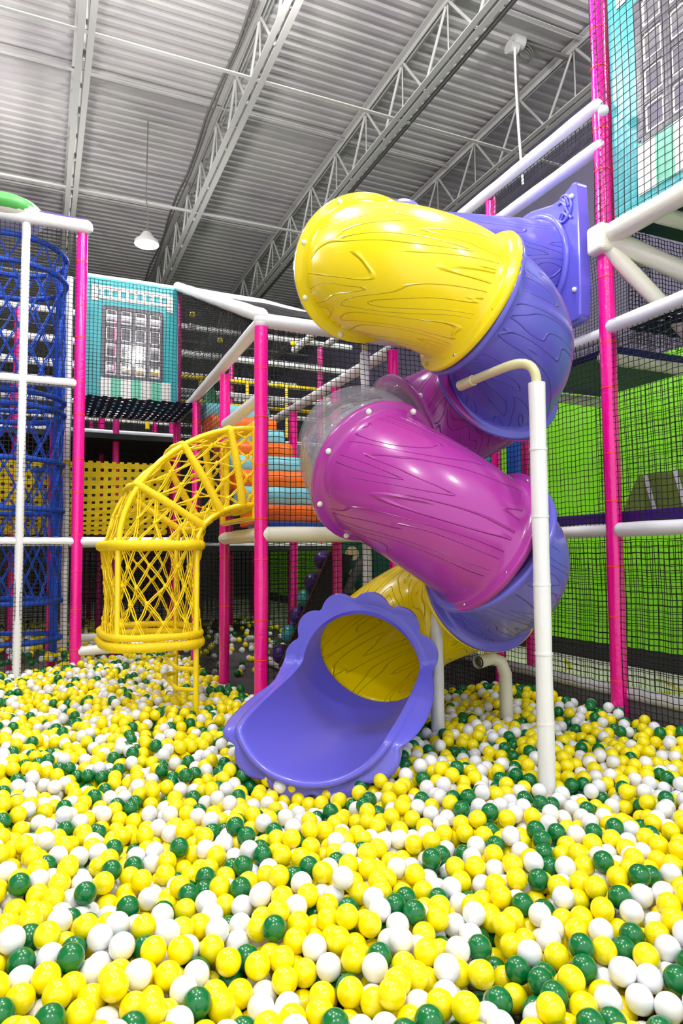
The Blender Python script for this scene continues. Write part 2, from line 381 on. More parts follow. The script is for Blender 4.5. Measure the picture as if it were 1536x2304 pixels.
rail(W(9.49, 1.71, Z3+.02), W(9.49, 2.95, Z3), 'high white rail between teal panel post and the next post')
rail(W(9.49, 2.95, Z3), W(9.0, 5.2, 4.9), 'high white rail dropping behind the left edge of the yellow tube')
rail(W(5.5, 2.91, 3.52), W(9.49, 2.93, 3.52), 'white rail climbing across the netting over the foam steps', r=.056)
rail(W(6.7, 1.7, 2.98), W(5.47, 1.68, 2.98), 'short white rail above the top of the yellow rope cage', r=.055)
rail(W(5.4, 1.7, Z1), W(5.4, 4.0, Z1), 'cream white platform rail below the foam steps', r=.066, matn='cream_pad')
rail(W(6.77, 1.7, Z1), W(5.45, 1.68, Z1), 'short cream rail between front pink post and the one beside the cage', r=.062, matn='cream_pad')
rail(W(8.14, -3.2, Z1), W(8.14, .34, Z1), 'white rail across the blue tower below its middle')
rail(W(8.14, -3.2, Z2+.05), W(8.14, .34, Z2+.05), 'white rail across the blue tower above its middle')
rail(W(8.14, -3.2, Z3+.03), W(8.1, .42, Z3+.03), 'thick white rail along the top of the blue climbing tower', r=.075)
rail(W(9.49, .4, Z1), W(9.49, 1.71, Z1), 'white rail behind the yellow rope cage')
rail(W(8.14, .42, .62), W(8.14, 1.68, .66), 'low white rail over the balls below the rope cage', r=.055)
rail(W(9.49, .42, .62), W(9.49, 1.68, .62), 'low white rail one bay behind the rope cage')
rail(W(8.14, 1.7, Z1), W(8.14, .42, Z1), 'white crossing rail seen through the yellow ropes')
rail(W(3.95, 3.98, 5.19), W(11, 3.98, 5.22), 'upper white rail running back from the tallest pink post', r=.058)
rail(W(3.95, 4.0, 4.87), W(9.5, 4.0, 4.9), 'lower of the two white rails running back from the tallest pink post', r=.055)
rail(W(3.93, 4.0, 4.12), W(1.2, 4.02, 4.12), 'thick cream rail under the upper teal panel at the right edge', r=.08, matn='cream_pad')
rail(W(3.9, 4.02, 3.4), W(1.5, 4.02, 3.4), 'white rail below the cream braces on the right-hand tower', r=.058)
rail(W(4.05, 4.05, 3.38), W(5.4, 4.02, 3.38), 'white rail behind the purple elbow below the slide panel', r=.055)
rail(W(3.88, 4.02, Z1), W(1.2, 4.02, Z1), 'white rail in front of the olive foam block at right', r=.055)
rail(W(4.02, 4.04, Z1), W(6.6, 4.04, Z1), 'white rail level with the olive block, behind the tall white support', r=.055)
rail(W(1.2, 4.08, .62), W(4.6, 4.08, .6), 'low white pad rail over the balls along the right-hand net', r=.05)
rail(W(4.6, 4.08, .6), W(8.0, 4.08, .6), 'low white pad rail farther back beside the bent pipe', r=.05)
rail(W(3.2, 4.1, .45), W(8.0, 4.1, .42), 'thin dark lower rail at the foot of the right-hand net', r=.02, matn='steel_dark')
# joint block and braces of the right tower
mb = MB(); j = W(3.93, 3.97, 4.09); mb.box(j, AV, .085, BV, .085, ZV, .11); tag(mb.build('joint_cover', 'cream_pad', bevel=.03), 'cream wrapped corner joint on the tallest pink post', 'joint cover')
rail(j+Vector((.06, -.02, .0)), atY(1600, 640, 5.0), 'upper cream brace angling down right from the wrapped joint', r=.075, matn='cream_pad', name='padded_brace', cat='brace')
rail(j+Vector((.05, 0, -.07)), atY(1600, 800, 5.0), 'lower cream brace dropping steeply from the wrapped joint', r=.062, matn='cream_pad', name='padded_brace', cat='brace')
# decks of the right tower
mb = MB(); mb.box(W(2.6, 4.85, 4.24), AV, 1.3, BV, .72, ZV, .03); tag(mb.build('deck_pad', 'navy', bevel=.01), 'navy padded deck overhead at the right edge of the photo', 'deck')
for a, d in ((3.5, 'beige tube under the navy deck, nearer the wrapped joint'), (2.9, 'beige tube under the navy deck, nearer the right edge')):
    rail(W(a, 4.1, 4.12), W(a, 5.5, 4.12), d, r=.06, matn='cream_pad')
mb = MB(); mb.box(W(4.7, 4.75, 3.3), AV, .62, BV, .55, ZV, .03); tag(mb.build('deck_pad', 'navy', bevel=.01), 'navy padded deck seen from below behind the purple elbow', 'deck')
for a, d in ((4.1, 'beige tube under the lower navy deck beside the pink post'), (5.35, 'beige tube under the lower navy deck behind the elbow'), (3.3, 'beige tube under the blue webbing deck')):
    rail(W(a, 4.12, 3.22), W(a, 5.4, 3.22), d, r=.05, matn='cream_pad')
def webbing(o, U, V, nu, nv, wd, label, matn, cat='webbing', sag=.03, gapu=1., thick=.004):
    o, U, V = Vector(o), Vector(U), Vector(V); nrm = U.cross(V).normalized(); m_ = MB()
    def S(u, v): return o+U*u+V*v-ZV*sag*math.sin(math.pi*u)*math.sin(math.pi*v)
    for (n, A_, B_, fl) in ((nu, U, V, 0), (nv, V, U, 1)):
        L_ = A_.length; h = wd/2/L_
        for i in range(n):
            c = (i+.5)/n; K = 12; vs = []; fs = []
            for k in range(K+1):
                t = k/K; off = nrm*(.006*(1 if (i+k) % 2 else -1)*(1 if fl else -1))
                for s in (-1, 1):
                    p = S(c+s*h, t) if not fl else S(t, c+s*h)
                    vs += [p+off, p+off+nrm*thick]
            for k in range(K):
                q = 4*k; fs += [(q, q+4, q+6, q+2), (q+1, q+3, q+7, q+5), (q, q+1, q+5, q+4), (q+2, q+6, q+7, q+3)]
            m_.add(vs, fs, smooth=False)
    return tag(m_.build('webbing_deck', matn), label, cat)
webbing(W(2.0, 4.1, 3.38), AV*1.85, BV*1.2, 22, 14, .052, 'dark blue woven strap deck under the right tower', 'navy_strap')
webbing(W(8.2, .45, 3.5), AV*1.25, BV*1.25, 15, 15, .052, 'dark blue woven strap deck below the teal window panel', 'navy_strap')
webbing(W(9.6, -1.3, 1.95), BV*2.9, ZV*.95-AV*.25, 30, 11, .055, 'yellow woven strap net hanging behind the rope cage', 'yellow_rope', sag=.12)
# purple pads, foam blocks and low pit wall at the right
mb = MB(); mb.box(W(3.9, 4.16, 1.93), AV, 2.7, BV, .05, ZV, .045); tag(mb.build('edge_pad', 'purple_pad', bevel=.01), 'deep purple edge pad on top of the right-hand white rail', 'pad')
mb = MB(); mb.box(W(3.9, 4.85, 1.86), AV, 2.7, BV, .6, ZV, .03); tag(mb.build('deck_pad', 'purple_pad', bevel=.01), 'purple platform carrying the olive and red foam blocks', 'deck')
def foam_block(c, la, lb, h, matn, label, stripes=True):
    t = thing('foam_block', label, 'foam block', c); c = Vector(c); m_ = MB()
    o = [c-AV*la/2-BV*lb/2, c+AV*la/2-BV*lb/2, c+AV*la*.28-BV*lb/2+ZV*h, c-AV*la*.28-BV*lb/2+ZV*h]
    m_.prism(o, BV*lb); m_.build('body', matn, t, bevel=.015)
    if stripes:
        for s in (-.16, .1):
            m_ = MB(); x0 = c+AV*la*s-BV*(lb/2+.004); m_.prism([x0-AV*.02, x0+AV*.02, x0+AV*(.02+la*.1)+ZV*h, x0+AV*(-.02+la*.1)+ZV*h], -BV*.004); m_.build('stripe', 'white_pad', t)
foam_block(W(4.02, 4.95, 1.9), 1.15, .5, .42, 'olive', 'olive green trapezoid foam block with white stripes behind the net')
foam_block(W(2.62, 4.95, 1.9), .9, .5, .6, 'red', 'red trapezoid foam block at the right edge behind the net', False)
mb = MB(); mb.box(W(4.6, 4.12, .28), AV, 3.4, BV, .05, ZV, .28); M['pit_wall'] = mat('grey pit wall vinyl', (120, 120, 124), .5); tag(mb.build('pit_wall_pad', 'pit_wall', bevel=.01), 'grey padded low wall edging the ball pit along the right-hand net', 'pad')
for (p_, q_, d) in ((atZ(1255, 1507, .005), atZ(1285, 1506, .005), 'short yellow line painted on the pale floor beside the white support'), (atZ(1272, 1483, .005), atZ(1284, 1505, .005), 'yellow diagonal mark on the pale floor beside the white support'),
                    (atZ(1386, 1552, .005), atZ(1536, 1560, .005), 'long yellow floor line at the right edge'), (atZ(1480, 1528, .005), atZ(1540, 1557, .005), 'yellow diagonal floor line at the right edge'),
                    (atZ(1150, 1500, .005), atZ(1210, 1503, .005), 'thin yellow floor line behind the tall white support')):
    mb = MB(); dd = (q_-p_); mb.box((p_+q_)/2, dd, dd.length/2, dd.cross(ZV), .025, ZV, .002); tag(mb.build('floor_line', 'yellow_metal'), d, 'floor marking', 'yellow floor lines')
# nets
net(W(3.95, 4.0, .1), W(5.4, 4.0, .1), W(5.4, 4.0, 3.36), W(3.95, 4.0, 3.36), 'black net between the tallest pink post and the post behind the slide')
net(W(1.9, 4.0, .1), W(3.93, 4.0, .1), W(3.93, 4.0, 3.36), W(1.9, 4.0, 3.36), 'black net at the right edge before the green wall')
net(W(5.4, 4.02, .1), W(8.1, 4.02, .1), W(8.1, 4.02, 1.8), W(5.4, 4.02, 1.8), 'black net behind the bent pipe')
net(W(5.42, 4.0, 1.85), W(8.1, 4.0, 1.85), W(8.1, 4.0, 3.5), W(5.42, 4.0, 3.5), 'black net above the platform behind the slide')
net(W(4.0, 3.98, 4.92), W(9.5, 3.98, 4.92), W(9.5, 3.98, 5.18), W(4.0, 3.98, 5.18), 'black net between the two rails running back from the tallest post')
net(W(1.6, 3.97, 4.15), W(3.98, 3.97, 4.15), W(3.98, 3.97, 7.0), W(1.6, 3.97, 7.0), 'black net in front of the upper teal panel', cell=.06, thick=.0032)
net(W(3.9, 4.2, 3.3), W(3.9, 5.6, 3.3), W(3.9, 5.6, 4.2), W(3.9, 4.2, 4.2), 'dark net closing the tower bay behind the cream braces', cell=.035)
net(W(4.3, 4.9, 3.3), W(5.6, 4.9, 3.3), W(5.6, 4.9, 4.6), W(4.3, 4.9, 4.6), 'dark net behind the slide entrance panel', cell=.035)
net(W(5.4, 1.72, 1.9), W(5.4, 3.98, 1.9), W(5.4, 3.98, 3.58), W(5.4, 1.72, 3.58), 'black net in front of the foam steps', sag=.03)
net(W(5.4, 1.72, .1), W(5.4, 3.98, .1), W(5.4, 3.98, 1.8), W(5.4, 1.72, 1.8), 'black net under the foam step platform', sag=.03)
net(W(6.8, 1.7, 1.9), W(9.45, 1.7, 1.9), W(9.45, 1.7, 3.5), W(6.8, 1.7, 3.5), 'black net beside the foam steps behind the rope cage')
net(W(6.8, 1.72, .2), W(8.1, 1.72, .2), W(8.1, 1.72, 1.8), W(6.8, 1.72, 1.8), 'black net low down behind the rope cage')
net(W(5.42, 1.68, 3.66), W(9.49, 1.71, 3.6), W(9.49, 1.71, 5.36), W(5.42, 1.68, 3.7), 'dark triangular net under the long sloping rail', cell=.05, thick=.0035)
net(W(5.42, 1.68, 3.7), W(5.42, 2.95, 3.7), W(9.49, 2.95, 5.36), W(9.49, 1.71, 5.38), 'black net roof sloping beside the long white rail', cell=.05, thick=.004)
net(W(8.1, -2.9, .3), W(8.1, .34, .3), W(8.1, .34, 1.8), W(8.1, -2.9, 1.8), 'black net on the lowest bay of the blue tower')
net(W(8.1, -2.9, 1.88), W(8.1, .34, 1.88), W(8.1, .34, 3.56), W(8.1, -2.9, 3.56), 'black net on the middle bay of the blue tower')
net(W(8.1, -2.9, 3.65), W(8.1, .34, 3.65), W(8.1, .34, 5.36), W(8.1, -2.9, 5.36), 'black net on the top bay of the blue tower')
net(W(8.16, .42, 1.9), W(9.4, .42, 1.9), W(9.4, .42, 3.5), W(8.16, .42, 3.5), 'black net on the inner side of the blue tower')
net(W(9.4, .5, 3.6), W(9.4, 1.68, 3.6), W(9.4, 1.68, 5.34), W(9.4, .5, 5.34), 'black net in front of the teal window panel', cell=.05, thick=.003)
net(W(9.5, .5, .6), W(9.5, 1.68, .6), W(9.5, 1.68, 1.8), W(9.5, .5, 1.8), 'black net low behind the rope cage bay')
net(W(9.52, 1.75, 1.9), W(9.52, 4.0, 1.9), W(9.52, 4.0, 5.3), W(9.52, 1.75, 5.3), 'black net closing the back of the step bay', cell=.055, thick=.004)
net(W(1.9, 4.6, .1), W(5.6, 4.6, .1), W(5.6, 4.6, 1.75), W(1.9, 4.6, 1.75), 'second black net under the platform before the green wall')
net(W(1.9, 5.5, 1.95), W(5.6, 5.5, 1.95), W(5.6, 5.5, 3.9), W(1.9, 5.5, 3.9), 'second black net behind the olive foam block')
# ------------------------------------------------------------------ teal window panels
def window_panel(o, U, V, w_, h_, nrm, label, nm):
    o = Vector(o); U = Vector(U); V = Vector(V); nrm = Vector(nrm); t = thing('window_panel', label, 'play panel', o)
    def P(u, v, d=0.): return o+U*(u*w_)+V*(v*h_)+nrm*d
    def rect(m_, u0, v0, u1, v1, d0, d1, mi=0): m_.prism([P(u0, v0, d0), P(u1, v0, d0), P(u1, v1, d0), P(u0, v1, d0)], nrm*(d1-d0), mi)
    X0, X1, Y0, Y1 = .19, .82, .25, .78
    m_ = MB(); rect(m_, 0, 0, 1, Y0, 0, .02); rect(m_, 0, Y1, 1, 1, 0, .02); rect(m_, 0, Y0, X0, Y1, 0, .02); rect(m_, X1, Y0, 1, Y1, 0, .02); m_.build('sheet', 'teal', t)
    m_ = MB(); g = .021
    for k in range(5):
        u = X0+(X1-X0)*k/4; rect(m_, u-g/1., Y0, u+g/1., Y1, .022, .028)
        v = Y0+(Y1-Y0)*k/4; rect(m_, X0, v-g*.6, X1, v+g*.6, .0225, .0285)
    m_.build('window_grille', 'print_grey', t)
    for i in range(4):
        for k in range(4):
            u0 = X0+(X1-X0)*i/4+g*1.1; u1 = X0+(X1-X0)*(i+1)/4-g*1.1; v0 = Y0+(Y1-Y0)*k/4+g*.7; v1 = Y0+(Y1-Y0)*(k+1)/4-g*.7
            m_ = MB(); rect(m_, u0, v0, u1, v1, .01, .013)
            pn = m_.build('pane', 'clear', t)
            m_ = MB(); q = .011
            rect(m_, u0, v0, u0+q, v1, .014, .018); rect(m_, u1-q, v0, u1, v1, .014, .018); rect(m_, u0, v0, u1, v0+q*.7, .014, .018); rect(m_, u0, v1-q*.7, u1, v1, .014, .018)
            pf = m_.build('pane_border', 'print_white', pn) if False else m_.build('pane_border', 'print_white', t)
    m_ = MB(); n = 7
    for k in range(n): rect(m_, .16+.76*k/n, .05, .16+.76*(k+1)/n, .235, .022, .028, k % 2)
    m_.build('awning_stripes', ['print_white', 'mint'], t)
    m_ = MB(); rect(m_, .1, .91, .9, .94, .022, .028); rect(m_, .1, .835, .9, .86, .022, .028); rect(m_, .06, .82, .13, .94, .022, .028); rect(m_, .87, .80, .94, .93, .022, .028)
    for k in range(8): rect(m_, .15+.09*k, .85, .185+.09*k, .92, .022, .028)
    m_.build('top_scallop', 'print_white', t)
window_panel(W(9.44, .5, Z2+.06), BV, ZV, 1.2, 1.76, -AV, 'teal vinyl panel with grey grid window, far left behind the net', 'l')
window_panel(W(3.86, 4.06, 4.2), -AV, ZV, 1.5, 2.05, -BV, 'large teal vinyl window panel high at the right edge', 'r')
mb = MB(); mb.ball(atB(1357, 249, 3.9), .04, 20, 12); tag(mb.build('play_ball', 'ball_w'), 'white plastic ball caught in the net of the upper right panel', 'ball')
# ------------------------------------------------------------------ striped foam steps
mb = MB(); mb.box(W(5.75, 2.85, 1.9), AV, .3, BV, 1.12, ZV, .035); tag(mb.build('deck_pad', 'blue_pad', bevel=.01), 'bright blue deck pad below the striped foam steps', 'deck')
st = thing('foam_steps', 'flight of orange and light blue foam steps behind the net', 'foam steps', W(6, 2.3, 1.93))
for i in range(8):
    a0 = 6.0+.285*i; z0 = 1.93+.195*i; bl = 1.78; br = 3.3-.085*i if i < 2 else 3.12-.09*i*.35-.12
    br = 3.05 if i > 0 else 3.3
    br = 2.57 if i > 1 else 3.1
    m_ = MB(); h = .2
    pts = []
    for k in range(7):
        t = math.pi/2*k/6; pts.append((a0+.09-.09*math.sin(t), z0+h-.09+.09*math.cos(t)))
    for k in range(7):
        t = math.pi/2*k/6; pts.append((a0+.07-.07*math.cos(t), z0+.07-.07*math.sin(t)))
    pts += [(a0+.5, z0), (a0+.5, z0+h)]
    m_.prism([W(p[0], bl, p[1]) for p in pts], BV*(br-bl)); m_.build('step', 'orange_foam' if i % 2 == 0 else 'cyan_foam', st, bevel=.02)
# ------------------------------------------------------------------ spiral slide
SC = Vector((.683, 4.76, 0)); SR = .555; TR = .418; TF = .485
ZK = [(-246, 3.93), (-160, 3.60), (-90, 3.33), (0, 3.0), (110, 2.58), (215, 2.20), (250, 2.0), (296, 1.70), (384, 1.43), (450, 1.20), (510, .90)]
def coff(p): return Vector((float(np.interp(p, [-246, -160, -110, -66, -20, 24, 110, 215, 294, 340, 386, 450, 510], [0, 0, -.04, -.09, -.06, -.03, 0, 0, -.02, -.14, -.16, -.08, 0])), 0, 0))
def zphi(p):
    xs = [k[0] for k in ZK]; ys = [k[1] for k in ZK]
    # smooth: average of linear interpolation over a window
    return float(np.mean([np.interp(p+d, xs, ys, left=None, right=None) for d in (-16, -8, 0, 8, 16)])) if -230 < p < 494 else float(np.interp(p, xs, ys))
def helix(p0, p1, n=26):
    return [SC+coff(p)+Vector((SR*math.cos(R(p)), SR*math.sin(R(p)), zphi(p))) for p in np.linspace(p0, p1, n)]
def sweep(path, name, matn, parent, ends=(True, True), r=TR, rf=TF, nth=56, tan0=None, tan1=None):
    """closed-walled tube with flanges, uv in metres"""
    P_ = [Vector(p) for p in path]; n = len(P_); T_ = []
    for i in range(n): T_.append((P_[min(i+1, n-1)]-P_[max(i-1, 0)]).normalized())
    if tan0: T_[0] = Vector(tan0).normalized()
    if tan1: T_[-1] = Vector(tan1).normalized()
    S_ = [0.]
    for i in range(1, n): S_.append(S_[-1]+(P_[i]-P_[i-1]).length)
    Lt = S_[-1]
    def frame(s):
        s = min(max(s, 0), Lt); i = max(0, min(n-2, int(np.searchsorted(S_, s))-1)); t = (s-S_[i])/max(1e-6, S_[i+1]-S_[i])
        p = P_[i].lerp(P_[i+1], t); tg = T_[i].lerp(T_[i+1], t).normalized(); h = tg.cross(ZV).normalized(); v = h.cross(tg); return p, tg, h, v
    fw = .028
    prof = []
    if ends[0]: prof += [(0, rf), (fw*.8, rf), (fw, rf-.006), (fw+.004, r+.03), (fw+.02, r+.012)]
    else: prof += [(0, r)]
    ns = 30; s0 = fw+.04 if ends[0] else .02; s1 = Lt-(fw+.04 if ends[1] else .02)
    for k in range(ns+1): prof.append((s0+(s1-s0)*k/ns, r))
    if ends[1]: prof += [(Lt-fw-.02, r+.012), (Lt-fw-.004, r+.03), (Lt-fw, rf-.006), (Lt-fw*.8, rf), (Lt, rf)]
    else: prof += [(Lt, r)]
    ri = r-.02
    prof += [(Lt, ri)]
    for k in range(ns+1): prof.append((Lt-Lt*k/ns, ri))
    m_ = MB(); vs = []; uvs = []; fs = []
    for (s, rr) in prof:
        p, tg, h, v = frame(s)
        for k in range(nth):
            a = 2*math.pi*k/nth; vs.append(p+h*(rr*math.cos(a))+v*(rr*math.sin(a)))
    m = len(prof); arc = 0.6 + random.random()*6
    for i in range(m):
        i2 = (i+1) % m
        for k in range(nth):
            k2 = (k+1) % nth; fs.append((i*nth+k, i*nth+k2, i2*nth+k2, i2*nth+k))
            v0 = 2*math.pi*k/nth*TR; v1 = 2*math.pi*(k+1)/nth*TR; su = prof[i][0]+arc; su2 = prof[i2][0]+arc
            uvs.append([(su, v0), (su, v1), (su2, v1), (su2, v0)] if abs(prof[i][1]-prof[i2][1]) < 1e-6 and prof[i][1] <= r+1e-6 else [(.37, .37)]*4)
    m_.add(vs, fs, uvs); o = m_.build(name, matn, parent)
    return o, frame, Lt
slide = thing('spiral_slide', 'spiral tube slide of yellow, purple, magenta and clear sections ending in a purple scoop', 'slide', (SC.x, SC.y, .45))
bolt_proto = {}
def bolts(sec, frame, Lt, which, cap=True, n=8, ph=.35):
    s = .045 if which == 0 else Lt-.045; p, tg, h, v = frame(0 if which == 0 else Lt)
    off = tg*(.034 if which == 0 else -.034)
    key = 'w' if cap else 'm'
    for k in range(n):
        a = 2*math.pi*(k+ph)/n; c = p+off+h*(math.cos(a)*(TF-.03))+v*(math.sin(a)*(TF-.03))
        if key not in bolt_proto:
            m_ = MB(); m_.ball((0, 0, 0), .021 if cap else .011, 14, 10); me_o = m_.build('bolt', 'bolt_white' if cap else 'bolt_metal', sec)
            me = me_o.data
            w0 = parent_world(sec)
            for vtx in me.vertices: vtx.co += w0
            bolt_proto[key] = me; me_o.location = c-w0
        else:
            o = bpy.data.objects.new('bolt', bolt_proto[key]); COL.objects.link(o); o.parent = sec; o.location = c-parent_world(sec)
# entry run
h0 = helix(-246, -244, 3)[0]; tdir = Vector((-math.sin(R(114)), math.cos(R(114)), 0))
pan_c = W(4.64, 4.0, 4.12)
entry = [lerp(pan_c-BV*.02, h0, t) for t in np.linspace(0, 1, 10)]
SECT = []
SECT.append((entry, 't_purple', 'periwinkle purple tube leading from the entrance panel', (0, 0)))
SECT.append((helix(-246, -203, 14), 'clear', 'clear elbow half hidden behind the top yellow tube', (0, 1)))
SECT.append((helix(-203, -160, 14), 'clear', 'clear elbow half joined to the top yellow tube', (0, 0)))
SECT.append((helix(-160, -66), 't_yellow', 'large yellow top front tube', (1, 0)))
SECT.append((helix(-66, 24), 't_purple', 'purple upper right elbow', (0, 0)))
SECT.append((helix(24, 110), 't_magenta', 'dark magenta tube at the back', (0, 1)))
SECT.append((helix(110, 162, 14), 'clear', 'clear elbow joined to the back magenta tube', (0, 1)))
SECT.append((helix(162, 215, 14), 'clear', 'clear elbow joined to the front magenta tube', (0, 0)))
SECT.append((helix(215, 294), 't_magenta', 'large magenta front tube', (1, 0)))
SECT.append((helix(294, 386), 't_purple', 'purple lower right elbow', (0, 0)))
SECT.append((helix(386, 510), 't_yellow', 'yellow lowest tube feeding the exit scoop', (0, 0)))
ENDS = {len(SECT)-1: (True, False)}
for i, (path, mt, lb, (c0, c1)) in enumerate(SECT):
    nm = 'clear_dome' if mt == 'clear' else 'tube_section'
    o, fr, Lt = sweep(path, nm, mt, slide, ENDS.get(i, (True, True))); o['label'] = lb
    if c0 or mt == 't_yellow': bolts(o, fr, Lt, 0, bool(c0))
    if c1: bolts(o, fr, Lt, 1, True)
    elif mt in ('t_yellow', 't_magenta') and i not in ENDS: bolts(o, fr, Lt, 1, False)
exit_frame = fr(Lt)
# entrance panel
def panel_pt(u, v, d=0.): return W(4.64, 4.0, 4.11)+AV*u+ZV*v-BV*d
m_ = MB(); out = []
prof2 = [(-.56, .5), (-.52, .54), (-.44, .5), (-.3, .46), (-.15, .5), (.05, .55), (.25, .52), (.42, .40), (.54, .2), (.57, 0), (.57, -.56), (.5, -.61), (-.5, -.61), (-.56, -.56)]
# smooth the outline a little
pp = []
for i in range(len(prof2)):
    a_, b_ = prof2[i], prof2[(i+1) % len(prof2)]; pp += [(a_[0]*.78+b_[0]*.22, a_[1]*.78+b_[1]*.22), (a_[0]*.22+b_[0]*.78, a_[1]*.22+b_[1]*.78)]
outer = [panel_pt(u, v, 0.) for u, v in pp]
m_.prism(outer, -BV*.12)
pn = m_.build('entrance_panel', 'purple_plain', slide, bevel=.025); pn['label'] = 'purple entrance panel with raised leaf emblem'
m_ = MB(); m_.tube([panel_pt(.47*math.cos(t*math.pi/24)+.04, .47*math.sin(t*math.pi/24)-.02, .13) for t in range(49)], .03, 10, cap=False); m_.build('ring_rib', 'purple_plain', pn)
m_ = MB(); ec = (-.41, .36)
def ep(x, y): return panel_pt(ec[0]-x*.8, ec[1]+y*.85, .125)
m_.tube([ep(.105*math.cos(t), .125*math.sin(t)) for t in np.linspace(-2.6, 1.9, 24)], .013, 8)
m_.tube([ep(-.08+.19*t, .07+.05*math.sin(t*5)-.16*t) for t in np.linspace(0, 1, 14)], .011, 8)
m_.tube([ep(-.02+.05*math.sin(t*4), .11-.22*t) for t in np.linspace(0, 1, 14)], .011, 8)
m_.tube([ep(-.07+.12*t, -.07+.04*math.sin(t*4)) for t in np.linspace(0, 1, 10)], .011, 8)
m_.tube([ep(.02+.05*t, .1-.1*t*t) for t in np.linspace(0, 1, 10)], .011, 8)
m_.build('leaf_emblem', 'purple_plain', pn)
for (u, v) in ((-.5, .42), (-.5, -.35), (.45, -.42)):
    o = bpy.data.objects.new('bolt', bolt_proto['w']); COL.objects.link(o); o.parent = pn; o.location = panel_pt(u, v, .125)-parent_world(pn)
# exit scoop
def scoop():
    p0, tg, h, v = exit_frame
    p0 = p0 + tg*0.0
    d = Vector((-.31, -.95, 0)).normalized(); m_ = MB()
    NT = 144; NS = 26; Lmax = 1.36; Lmin = .24
    def smooth(x): x = max(0, min(1, x)); return x*x*(3-2*x)
    hh = d.cross(ZV).normalized()
    def S(th, s, off):
        c = math.cos(th)
        low = smooth((.18-c)/.62)
        length = Lmin+(Lmax-Lmin)*low*(.84+.16*max(0, -c))
        dist = length*s
        rad = (.395+.03*min(1, dist/.2)+off)
        f = min(1, dist/.25); q = dist/Lmax
        T = (tg*(1-f)+d*f).normalized(); H = (h*(1-f)+hh*f).normalized(); V = H.cross(T).normalized()
        if V.z < 0: V = -V
        ctr = p0+tg*min(dist, .12)+d*max(0, dist-.12)*.96-ZV*(.03*q*f)
        yy = c*rad
        if c < 0: yy *= (1-.1*smooth(q))
        return ctr+V*yy-H*(math.sin(th)*rad*(1+.10*smooth(q)))
    prof = []
    for k in range(NS+1): prof.append((k/NS, 0., 0.))
    for k in range(1, 8):
        a = math.pi*k/8; prof.append((1+.022*math.sin(a), .022*(1-math.cos(a)), 0.))
    prof += [(.992, .047, 0.), (.99, .052, .2), (.995, .06, .6), (.998, .068, .9), (.99, .076, 1.), (.96, .078, 1.), (.91, .072, .95), (.85, .064, .85), (.8, .056, .8), (.72, .046, .7), (.62, .04, .55), (.5, .034, .4), (.38, .028, .25), (.26, .024, .1), (.18, .022, 0.), (.15, .05, 0.), (.13, .078, 0.), (.0, .082, 0.), (.0, .0, 0.)]
    vs = []
    for (s, off, am) in prof:
        for j in range(NT):
            th = 2*math.pi*j/NT
            lob = .068*am*abs(math.sin(th*6+.4))**.8
            vs.append(S(th, s, off+lob))
    fs = []
    for i in range(len(prof)-1):
        for j in range(NT):
            j2 = (j+1) % NT; fs.append((i*NT+j, i*NT+j2, (i+1)*NT+j2, (i+1)*NT+j))
    m_.add(vs, fs); o = m_.build('exit_scoop', 'purple_plain', slide); o['label'] = 'purple exit scoop with scalloped petal rim'
    for k in (1, 6):
        a = 2*math.pi*(k+.1)/8; c = p0+tg*.03+h*(math.cos(a)*(TF-.01))+v*(math.sin(a)*(TF-.01))
        b_ = bpy.data.objects.new('bolt', bolt_proto['w']); COL.objects.link(b_); b_.parent = o; b_.location = c-parent_world(o)
scoop()
# supports
def support(foot, top, arm_pts, label, r=.046, matn='white_pad'):
    foot = Vector(foot); foot.z = 0; t = thing('support_post', label, 'support post', foot)
    m_ = MB(); n = 14; pts = [lerp(foot, top, i/n) for i in range(n+1)]; m_.tube(pts, r, 18, rs=[r*(1+.03*math.sin(i*1.9)) for i in range(n+1)]); m_.build('padding', matn, t)
    for i in range(2, n, 2):
        m_ = MB(); c = pts[i]; m_.tube([c-ZV*.006, c+ZV*.006], r*1.06, 18); m_.build('seam_band', matn, t)
    if arm_pts:
        m_ = MB(); m_.tube(arm_pts, .028, 14); m_.tube([lerp(arm_pts[-2], arm_pts[-1], .45), arm_pts[-1]], .034, 14); m_.build('steel_arm', 'cream_metal', t)
Yp = 3.75; ft = atZ(1230, 1752, .45); Yp = ft.y; tp = Vector((ft.x, ft.y, 0)); tp.z = atY(1208, 862, Yp).z
arc = []
e_ = atY(1035, 868, 4.25)
c0 = atY(1205, 815, Yp); k_ = atY(1165, 815, Yp+.05)
for t in np.linspace(0, 1, 9): arc.append((tp*(1-t)**2+Vector((tp.x, tp.y, atY(1205, 800, Yp).z))*2*t*(1-t)+atY(1140, 825, Yp+.1)*t*t))
support(ft, tp, [tp-ZV*.1]+arc+[atY(1090, 845, Yp+.3), e_], 'tall white padded support in front of the purple elbows with bent cream arm')
ft = atZ(985, 1632, .45); tp = Vector((ft.x, ft.y, atY(980, 1290, ft.y).z)); support(ft, tp, None, 'shorter white padded support rising beside the purple exit scoop', r=.047)
ft = Vector((atY(826, 1320, 6.1).x, 6.1, 0)); tp = Vector((ft.x, 6.1, atY(826, 795, 6.1).z))
support(ft, tp, [tp-ZV*.1, tp+ZV*.08, tp+Vector((.02, -.03, .17)), tp+Vector((.1, -.1, .23)), tp+Vector((.25, -.3, .27))], 'white padded support at the back, seen through the clear dome', r=.045)
bp = thing('bent_pipe', 'short open white bent pipe standing in balls under the slide', 'pipe', atZ(1145, 1600, .3)); y_ = atZ(1145, 1600, .45).y
pts = [Vector((atY(1140, 1560, y_).x, y_, .1)), atY(1138, 1560, y_), atY(1136, 1515, y_), atY(1126, 1489, y_), atY(1105, 1481, y_), atY(1075, 1490, y_-.12)]
